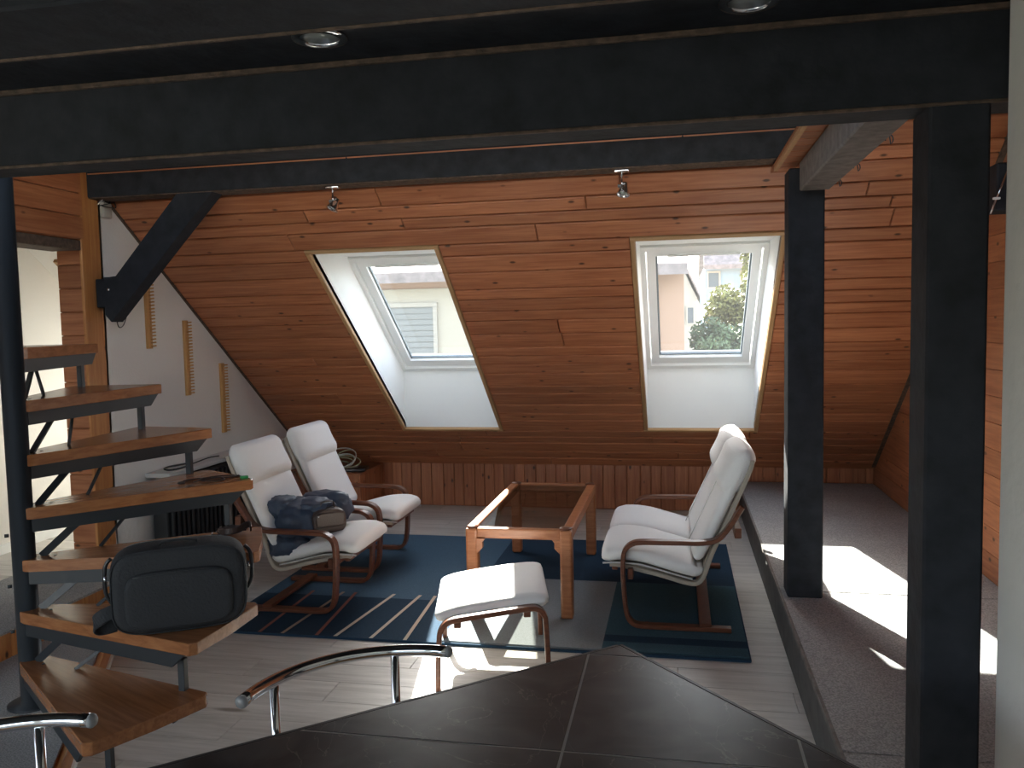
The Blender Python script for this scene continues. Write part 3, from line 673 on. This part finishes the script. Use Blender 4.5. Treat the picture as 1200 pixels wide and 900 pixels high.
# ------------------------------------------------------------------ jacket and brown bag on the armchair
def lump(name, pts, mat, parent, seed, amp=.02, sub=3, quilt=0, m=None):
    """soft bundle: union-like hull of spheres remeshed by projection on a noisy ellipsoid"""
    from mathutils import noise
    c, r = Vector(pts[0]), Vector(pts[1])
    bm = bmesh.new(); bmesh.ops.create_icosphere(bm, subdivisions=sub+1, radius=1)
    for v in bm.verts:
        d = v.co.copy(); e = Vector([math.copysign(abs(q)**.8, q) for q in d])
        k = 1 + amp*8*noise.noise(d*1.7+Vector((seed, 0, 0))) + amp*5*noise.noise(d*4.3+Vector((0, seed, 0)))
        fold = math.sin((d.x*3+d.z*5+noise.noise(d*2+Vector((seed, 3, 0)))*3)*2.2); k += amp*1.2*abs(fold)
        if quilt: k += .03*abs(math.sin(d.z*9))*1.0
        v.co = c+Vector((e.x*r.x, e.y*r.y, e.z*r.z))*k
    return bm_obj(name, bm, mat, parent, m, True)
jk = thing('jacket', 'bundled navy quilted jacket lying on the seat of the armchair', 'jacket', (-2.10, 4.385, RT-.03))
lump('body', ((-.03, -.07, .475), (.15, .155, .13)), M['navyjacket'], jk, 1.0)
lump('hood', ((-.11, -.11, .575), (.085, .10, .06)), M['navyjacket'], jk, 2.3, .03)
lump('sleeve', ((.05, -.05, .555), (.12, .10, .055)), M['quilt'], jk, 4.1, .025, quilt=1)
lump('sleeve', ((.07, .10, .535), (.15, .10, .085)), M['quilt'], jk, 6.7, .022, quilt=1)
lump('hem', ((-.03, -.165, .37), (.13, .085, .075)), M['navyjacket'], jk, 8.2, .03)
hb = thing('handbag', 'small brown leather bag leaning against the navy jacket', 'bag', (-1.94, 4.30, .408), R(42))
padbox('body', .195, .105, .145, M['leather'], hb, e=3)
fp = padbox('flap', .17, .02, .075, M['leather'], hb, Matrix.Translation((0, -.05, .05)))
for zz in (.045, .125): tube('zip', [(-.078, -.054, zz), (.078, -.054, zz)], .0025, M['leather2'], hb, 6)
ribbon('handle', [(-.04, 0, .138), (-.038, 0, .168), (-.02, 0, .178), (.02, 0, .178), (.038, 0, .168), (.04, 0, .138)], .006, .022, M['leather2'], hb)
lathe('stud', [(0, 0), (.006, 0), (.004, .004), (0, .005)], M['chrome'], hb, 10, frame_m((-.07, -.057, .11), (1, 0, 0), (0, 0, 1)))

# ------------------------------------------------------------------ dining table with slate tiles
cx, cy = -.146, 2.03; u1 = R(-138.5); u2 = R(-48.5); TSZ = 1.20
e1 = Vector((math.cos(u1), math.sin(u1))); e2 = Vector((math.cos(u2), math.sin(u2))); c0 = Vector((cx, cy)); ctr = c0+(e1+e2)*TSZ/2
dt = thing('dining_table', 'dining table topped with dark slate tiles, one corner towards the rug', 'dining table', (ctr.x, ctr.y, 0), u2)
H = .75
box('top_board', -TSZ/2, TSZ/2, -TSZ/2, TSZ/2, H-.035, H-.006, M['edge'], dt, .003)
box('grout_bed', -TSZ/2+.006, TSZ/2-.006, -TSZ/2+.006, TSZ/2-.006, H-.006, H-.0006, M['grout'], dt)
for s in (-1, 1):
    box('edge_strip', -TSZ/2, TSZ/2, s*TSZ/2-.006, s*TSZ/2+.006, H-.045, H, M['edge'], dt, .002)
    box('edge_strip', s*TSZ/2-.006, s*TSZ/2+.006, -TSZ/2+.006, TSZ/2-.006, H-.045, H, M['edge'], dt, .002)
    for q in (-1, 1): box('leg', s*(TSZ/2-.09)-.035, s*(TSZ/2-.09)+.035, q*(TSZ/2-.09)-.035, q*(TSZ/2-.09)+.035, 0, H-.035, M['edge'], dt, .004)
sq = [c0+e1*.008+e2*.008, c0+e1*(TSZ-.008)+e2*.008, c0+e1*(TSZ-.008)+e2*(TSZ-.008), c0+e1*.008+e2*(TSZ-.008)]
gx = [-1.42, -.218, .221, .66, 1.1]; gy = [2.42, 1.955, 1.49, 1.025, .56, .095, -.37]
for i in range(len(gx)-1):
    for j in range(len(gy)-1):
        p = [(v.x, v.y) for v in sq]; g = .0028
        for nx, ny, d in ((1, 0, gx[i+1]-g), (-1, 0, -gx[i]-g), (0, 1, gy[j]-g), (0, -1, -gy[j+1]-g)):
            if p: p = clip_poly(p, nx, ny, d)
        if len(p) < 3: continue
        ar = abs(sum(p[k][0]*p[(k+1) % len(p)][1]-p[(k+1) % len(p)][0]*p[k][1] for k in range(len(p))))/2
        if ar < .0008: continue
        inv = Matrix.Rotation(-u2, 2); q = [inv @ (Vector(v)-ctr) for v in p]
        prism('tile', [(v.x, v.y) for v in q], .004, M['slate'], dt, Matrix.Translation((0, 0, H-.0035)), .0006)

# chrome chairs
def chrome_chair(label, c, a_lo, a_hi, rz):
    t = thing('tube_chair', label, 'chair', (c[0], c[1], 0), rz, 'chrome tube chairs')
    r, z = .355, .695
    path = [(r*math.cos(a), r*math.sin(a), z - .012*abs(math.cos(2*(a-R(135))))*0) for a in [R(a_lo)+(R(a_hi)-R(a_lo))*k/28 for k in range(29)]]
    bk = tube('back_rail', path, .0155, M['chrome'], t, 16)
    for p, q in ((path[0], path[1]), (path[-1], path[-2])):
        d = (Vector(p)-Vector(q)).normalized(); lathe('end_cap', [(0, 0), (.0158, 0), (.0158, .006), (.011, .012), (0, .013)], M['cap'], bk, 14, frame_m(Vector(p), Vector((0, 0, 1)), d.cross(Vector((0, 0, 1)))))
    for a in (107, 161):
        x, y = r*math.cos(R(a)), r*math.sin(R(a)); tube('upright', [(x, y, z), (x, y, .40), (x*1.03, y*1.03, 0)], .0115, M['chrome'], t, 14)
    for a in (-15, -75):
        x, y = .24*math.cos(R(a)), .24*math.sin(R(a)); tube('leg', [(x*.9, y*.9, .43), (x*1.15, y*1.15, 0)], .0115, M['chrome'], t, 14)
    lathe('seat', [(0, .43), (.19, .43), (.215, .437), (.22, .446), (.212, .452), (0, .449)], M['ply'], t, 36)
    tube('seat_ring', [(.205*math.cos(k*math.pi/12), .205*math.sin(k*math.pi/12), .424) for k in range(25)], .009, M['chrome'], t, 8)
    for a in (107, 161):
        x, y = r*math.cos(R(a)), r*math.sin(R(a)); tube('bracket', [(x, y, .424), (x*.55, y*.55, .424)], .009, M['chrome'], t, 8)
chrome_chair('chrome tube chair with a curved back rail tucked under the slate table', (-.64, 1.70), 84, 180, 0)
chrome_chair('chrome tube chair with a pale plywood seat beside the lowest stair tread', (-1.285, 1.205), 88, 184, R(2))

# ------------------------------------------------------------------ lamps
def spot(label, x, y, z, tilt):
    t = thing('spotlight', label, 'spotlight', (x, y, z), 0, 'spotlights on the purlin')
    rbox('mount', .075, .03, .016, .005, M['chrome'], t, Matrix.Translation((0, 0, -.016)), 2)
    tube('stem', [(0, 0, -.016), (0, 0, -.065), (.004, -.004, -.075)], .005, M['chrome'], t, 8)
    hm = Matrix.Translation((.01, -.005, -.10)) @ Matrix.Rotation(tilt, 4, 'Y') @ Matrix.Rotation(R(-18), 4, 'X')
    hd_ = lathe('shade', [(0, .036), (.014, .034), (.018, .012), (.032, -.028), (.034, -.03), (.030, -.028), (.0, -.012)], M['chrome'], t, 18, hm)
    lathe('bulb', [(0, -.02), (.024, -.02), (.022, -.024), (0, -.026)], M['lens'], hd_, 14)
    tube('knuckle', [(-.02, 0, -.082), (.026, 0, -.082)], .008, M['cap'], t, 10)
spot('small chrome spotlight on the purlin near the black brace', -1.785, 4.17, 2.309, R(25))
spot('small chrome spotlight on the purlin near the black post', -.266, 4.17, 2.309, R(8))
for lab, x, y in (('recessed round ceiling spot over the chrome chair', -.835, 1.905), ('recessed round ceiling spot near the thick black post', .158, 1.93)):
    t = thing('recessed_spot', lab, 'ceiling light', (x, y, 2.25), 0, 'recessed ceiling spots')
    lathe('rim', [(.048, -.002), (.066, -.002), (.068, -.006), (.064, -.010), (.050, -.011), (.046, -.006), (.046, .0)], M['chrome'], t, 28, None).location = (0, 0, .001)
    lathe('lens', [(0, -.004), (.047, -.004), (.047, -.001), (0, -.001)], M['lens'], t, 24)

# ------------------------------------------------------------------ peg racks on the white wall
PEG = None
for yy_, z0, z1, lab in ((4.605, 1.455, 1.965, 'vertical wooden peg rack on the white wall, partly behind the black brace'), (4.995, 1.13, 1.63, 'vertical wooden peg rack on the white wall, the middle one of three'), (5.42, .825, 1.325, 'vertical wooden peg rack on the white wall above the radiator, lowest of three')):
    t = thing('peg_rack', lab, 'peg rack', (XL, yy_, z0), 0, 'peg racks on the gable wall')
    h = z1-z0; plank(h, .045, .018, (0, 0, h/2), (0, 0, 1), (0, -1, 0), M['peg'], t, 'board').matrix_local = frame_m((0, 0, h/2), (0, 0, 1), (0, 1, 0)) @ Matrix.Rotation(math.pi, 4, 'X') @ Matrix.Translation((0, 0, -.018)) if False else frame_m((0.0, 0, h/2), (0, 1, 0), (0, 0, 1)) @ Matrix.Rotation(R(90), 4, 'Z')
    nP = 24
    for k in range(nP):
        zz = .015+(h-.03)*k/(nP-1)
        if PEG is None:
            o = tube('peg', [(.015, 0, 0), (.05, 0, .003)], .0055, M['peg'], t, 6); PEG = o.data
        else: o = link('peg', PEG, None, t)
        o.location = (0, .006, zz)

# ------------------------------------------------------------------ radiator with shelf along the gable wall
rd = thing('radiator', 'long black ribbed radiator under a pale shelf along the white wall', 'radiator', (XL, 0, 0))
box('panel', .03, .13, 4.52, 6.05, .08, .645, M['radiator'], rd, .006)
y = 4.55
while y < 6.02: box('rib', .128, .15, y, y+.028, .11, .62, M['radiator'], rd, .006); y += .052
box('shelf', .002, .175, 4.50, 6.08, .662, .690, M['greytop'], rd, .004)
for yy_ in (4.75, 5.9): box('foot', .04, .12, yy_, yy_+.04, 0, .09, M['radiator'], rd); box('bracket', .0, .12, yy_, yy_+.03, .64, .664, M['radiator'], rd)
wc = thing('coiled_wire', 'dark coiled wire lying on the pale shelf behind the stair', 'wire', (XL+.09, 4.72, .690))
tube('coil', [(.05*math.cos(t)*(1+.1*math.sin(3*t)), .13*math.sin(t), .008+.004*math.sin(2*t)) for t in [k*.35 for k in range(54)]], .006, M['cable_dark'], wc, 6)
tube('lead', [(.05, 0, .008), (.02, .15, .006), (.0, .34, .008), (.02, .44, .006)], .004, M['cable_dark'], wc, 6, 4)
# corner box, router and cable coil
cb = thing('corner_box', 'low pine-boarded box in the corner under the slope', 'box', (0, 0, 0))
x1_ = -2.55; y0_ = 6.31; zt_ = .372
box('carcass', XL+.01, x1_-.014, y0_+.014, K-.004, 0, zt_-.014, M['joint'], cb)
x = XL+.012
while x < x1_-.03:
    w = min(.112, x1_-.014-x); plank(zt_-.014, w-.003, .013, (x+w/2, y0_+.014, (zt_-.014)/2), (0, 0, 1), (-1, 0, 0), M['pine'], cb).matrix_local = frame_m((x+w/2, y0_+.014, (zt_-.014)/2), (0, 0, 1), (1, 0, 0)) @ Matrix.Rotation(math.pi, 4, 'X') if False else frame_m((x+w/2, y0_+.014, (zt_-.014)/2), (1, 0, 0), (0, 0, 1)) @ Matrix.Rotation(R(90), 4, 'Z'); x += w
y = y0_+.002
while y < K-.02:
    w = min(.115, K-.004-y); plank(zt_-.014, w-.003, .013, (x1_-.014, y+w/2, (zt_-.014)/2), (0, 0, 1), (0, -1, 0), M['pine'], cb).matrix_local = frame_m((x1_-.014, y+w/2, (zt_-.014)/2), (0, 1, 0), (0, 0, 1)) @ Matrix.Rotation(R(90), 4, 'Z'); y += w
box('lid', XL+.01, x1_+.004, y0_-.006, K-.004, zt_-.014, zt_, M['pine'], cb, .003)
rt = thing('router', 'flat black router with a white sticker on the corner box', 'router', (-2.665, 6.44, zt_), R(8))
rbox('body', .24, .17, .03, .008, M['blackgloss'], rt, None, 2)
box('sticker', -.06, .04, -.01, .035, .0295, .0315, M['paper'], rt)
cc = thing('cable_coil', 'loose coil of pale green cable on the corner box', 'cable', (-2.80, 6.50, zt_), R(-10))
rr_ = random.Random(3)
for k in range(7):
    a, b = rr_.uniform(.10, .18), rr_.uniform(.07, .13); tx, ty = rr_.uniform(-.5, .5), rr_.uniform(.1, .75); ox, oz = rr_.uniform(-.06, .05), .02
    pts = []
    for j in range(25):
        t = j*2*math.pi/24; pts.append((ox+a*math.cos(t), b*math.sin(t)*math.cos(ty), oz+b*math.sin(ty)+b*math.sin(t)*math.sin(ty)))
    tube('loop', pts, .005, M['cable' if k % 3 else 'cable_white'], cc, 6)
rbox('connector', .07, .04, .03, .006, M['cable'], cc, Matrix.Translation((0, 0, .0)), 2)

# small things at the brace
wl_ = thing('hanging_wire', 'thin loop of wire hanging on the white wall below the black brace', 'wire', (XL+.012, 4.34, 1.60))
tube('wire', [(0, -.03, .10), (0, -.035, .04), (0, -.02, -.01), (0, .02, .0), (0, .055, .06), (0, .06, .13)], .003, M['cable_dark'], wl_, 6, 5)
jbx = thing('junction_box', 'small pale junction box with loose wires at the top of the white wall', 'junction box', (XL+.002, 4.255, 2.215))
rbox('body', .03, .07, .085, .006, M['whitewall'], jbx, Matrix.Translation((.015, 0, 0)), 2)
for k in range(3): tube('wire', [(.02, -.02+.02*k, .08), (.04, -.04+.03*k, .11), (.05, -.06+.05*k, .10-.02*k), (.03, -.09+.02*k, .06)], .003, M['cable_dark' if k else 'cable_white'], jbx, 6, 4)
hk = thing('hanging_rod', 'thin metal rod with a white clip hanging in front of the dark purlin end', 'rod', (1.36, 4.05, 2.20))
tube('rod', [(.07, 0, .0), (.0, 0, -.20)], .004, M['chrome'], hk, 6); rbox('clip', .03, .015, .01, .003, M['paper'], hk, Matrix.Translation((.02, -.008, -.14)), 2)
tube('hook', [(.07, 0, 0), (.08, .0, .02), (.075, .05, .022)], .004, M['chrome'], hk, 6, 3)

# ------------------------------------------------------------------ outside
gr = struct(box('ground', -70, 70, -60, 90, -6.2, -6.0, M['lawn']), 'garden ground below the skylights', 'ground')
def house(name, label, x0, x1, y0, y1, z1, wallmat, roofmat, ridge, axis='x', over=.5, ox=.05):
    t = thing(name, label, 'building', (0, 0, -6))
    box('wall', x0, x1, y0, y1, 0, z1+6, wallmat, t)
    if axis == 'x':
        ym = (y0+y1)/2
        for s, (ya, yb) in ((0, (y0-over, ym)), (1, (y1+over, ym))):
            za = z1+6-.15; zb = ridge+6
            hexa('roof', [(x0-ox, ya, za), (x1+ox, ya, za), (x1+ox, yb, zb), (x0-ox, yb, zb)]+[(x0-ox, ya, za+.15), (x1+ox, ya, za+.15), (x1+ox, yb, zb+.15), (x0-ox, yb, zb+.15)], roofmat, t)
    else:
        xm = (x0+x1)/2
        prism('gable', [(x0, 0), (x1, 0), (xm, ridge-z1)], y1-y0, wallmat, t, frame_m((0, y1, z1+6), (1, 0, 0), (0, 0, 1)))
        for xa in (x0-over, x1+over):
            za = z1+6-.3; zb = ridge+6
            hexa('roof', [(xa, y0-over, za), (xm, y0-over, zb), (xm, y1, zb), (xa, y1, za)]+[(xa, y0-over, za+.18), (xm, y0-over, zb+.18), (xm, y1, zb+.18), (xa, y1, za+.18)], roofmat, t)
    return t
def win(t, x0, x1, z0, z1, y, blind=False, fr=.06):
    bm = bmesh.new(); z0 += 6; z1 += 6
    for q in ((x0-fr, x0, z0-fr, z1+fr), (x1, x1+fr, z0-fr, z1+fr), (x0, x1, z0-fr, z0), (x0, x1, z1, z1+fr)): addbox(bm, q[0], q[1], y-.05, y+.02, q[2], q[3])
    f = bm_obj('window', bm, M['whitewall'], t)
    box('pane', x0, x1, y-.02, y+.02, z0, z1, M['blind' if blind else 'pane_dark'], f)
    if blind:
        z = z0
        while z < z1-.02: box('blind_slat', x0, x1, y-.035, y-.022, z, z+.07, M['blind'], f); z += .085
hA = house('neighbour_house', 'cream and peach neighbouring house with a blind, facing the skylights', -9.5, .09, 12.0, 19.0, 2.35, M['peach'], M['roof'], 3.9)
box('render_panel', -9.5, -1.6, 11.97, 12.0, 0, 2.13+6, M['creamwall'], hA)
box('gutter', -9.6, .12, 11.55, 11.72, 2.22+6, 2.36+6, M['gutter'], hA); tube('downpipe', [(-.35, 11.75, 2.25+6), (-.35, 11.93, 1.9+6), (-.35, 11.93, 0)], .05, M['gutter'], hA, 8)
win(hA, -4.45, -3.58, 1.17, 1.86, 12.0-.03, True); win(hA, -8.2, -7.3, 1.0, 1.9, 11.97, True)
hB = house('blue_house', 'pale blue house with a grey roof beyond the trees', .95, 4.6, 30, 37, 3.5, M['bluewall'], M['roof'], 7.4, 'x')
win(hB, 1.07, 1.42, 2.75, 3.25, 30); win(hB, 2.2, 2.6, 2.75, 3.25, 30); win(hB, 1.0, 1.45, 1.55, 1.75, 30)
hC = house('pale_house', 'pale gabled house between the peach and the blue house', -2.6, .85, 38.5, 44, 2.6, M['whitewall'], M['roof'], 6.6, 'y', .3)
win(hC, .45, .7, 1.5, 2.2, 38.5); win(hC, 0, .25, 1.5, 2.2, 38.5)
def tree(name, label, x, y, top, rx, rz_, mat, seed, n=2600, leaf=.085):
    t = thing(name, label, 'tree', (x, y, -6), 0)
    tube('trunk', [(0, 0, 0), (.05, 0, (top+6)*.5), (0, .05, top+6-rz_*.6)], .12, M['bark'], t, 8)
    rn = random.Random(seed); vs_, fs_ = [], []
    cl = [(rn.uniform(-.7, .7)*rx, rn.uniform(-.7, .7)*rx, top+6-rz_+rn.uniform(-.72, .62)*rz_, rn.uniform(.4, .62)*rx) for _ in range(34)]
    for k in range(n):
        c = cl[k % len(cl)]; d = Vector((rn.gauss(0, 1), rn.gauss(0, 1), rn.gauss(0, 1))).normalized()*c[3]*rn.uniform(.55, 1.05)
        p = Vector(c[:3])+d; a = Vector((rn.gauss(0, 1), rn.gauss(0, 1), rn.gauss(0, 1))).normalized()*leaf*rn.uniform(.6, 1.2); b = a.orthogonal().normalized()*leaf*.5
        i = len(vs_); vs_ += [p-a, p+b, p+a, p-b]; fs_.append((i, i+1, i+2, i+3))
    me = bpy.data.meshes.new('crown'); me.from_pydata(vs_, [], fs_); o = link('crown', me, mat, t); o['kind'] = 'stuff'
tree('tree', 'green leafy tree in front of the pale house', .98, 15.6, 1.98, .66, 1.7, M['leaf'], 1, 15000, .055)
tree('tree', 'tall yellowish tree in front of the blue house', 1.42, 18.5, 3.3, .72, 2.2, M['leaf2'], 2, 17000, .06)
tree('tree', 'tall poplar with yellow leaves beside the blue house', 2.1, 22.0, 4.5, .62, 3.2, M['leaf2'], 3, 11000, .075)
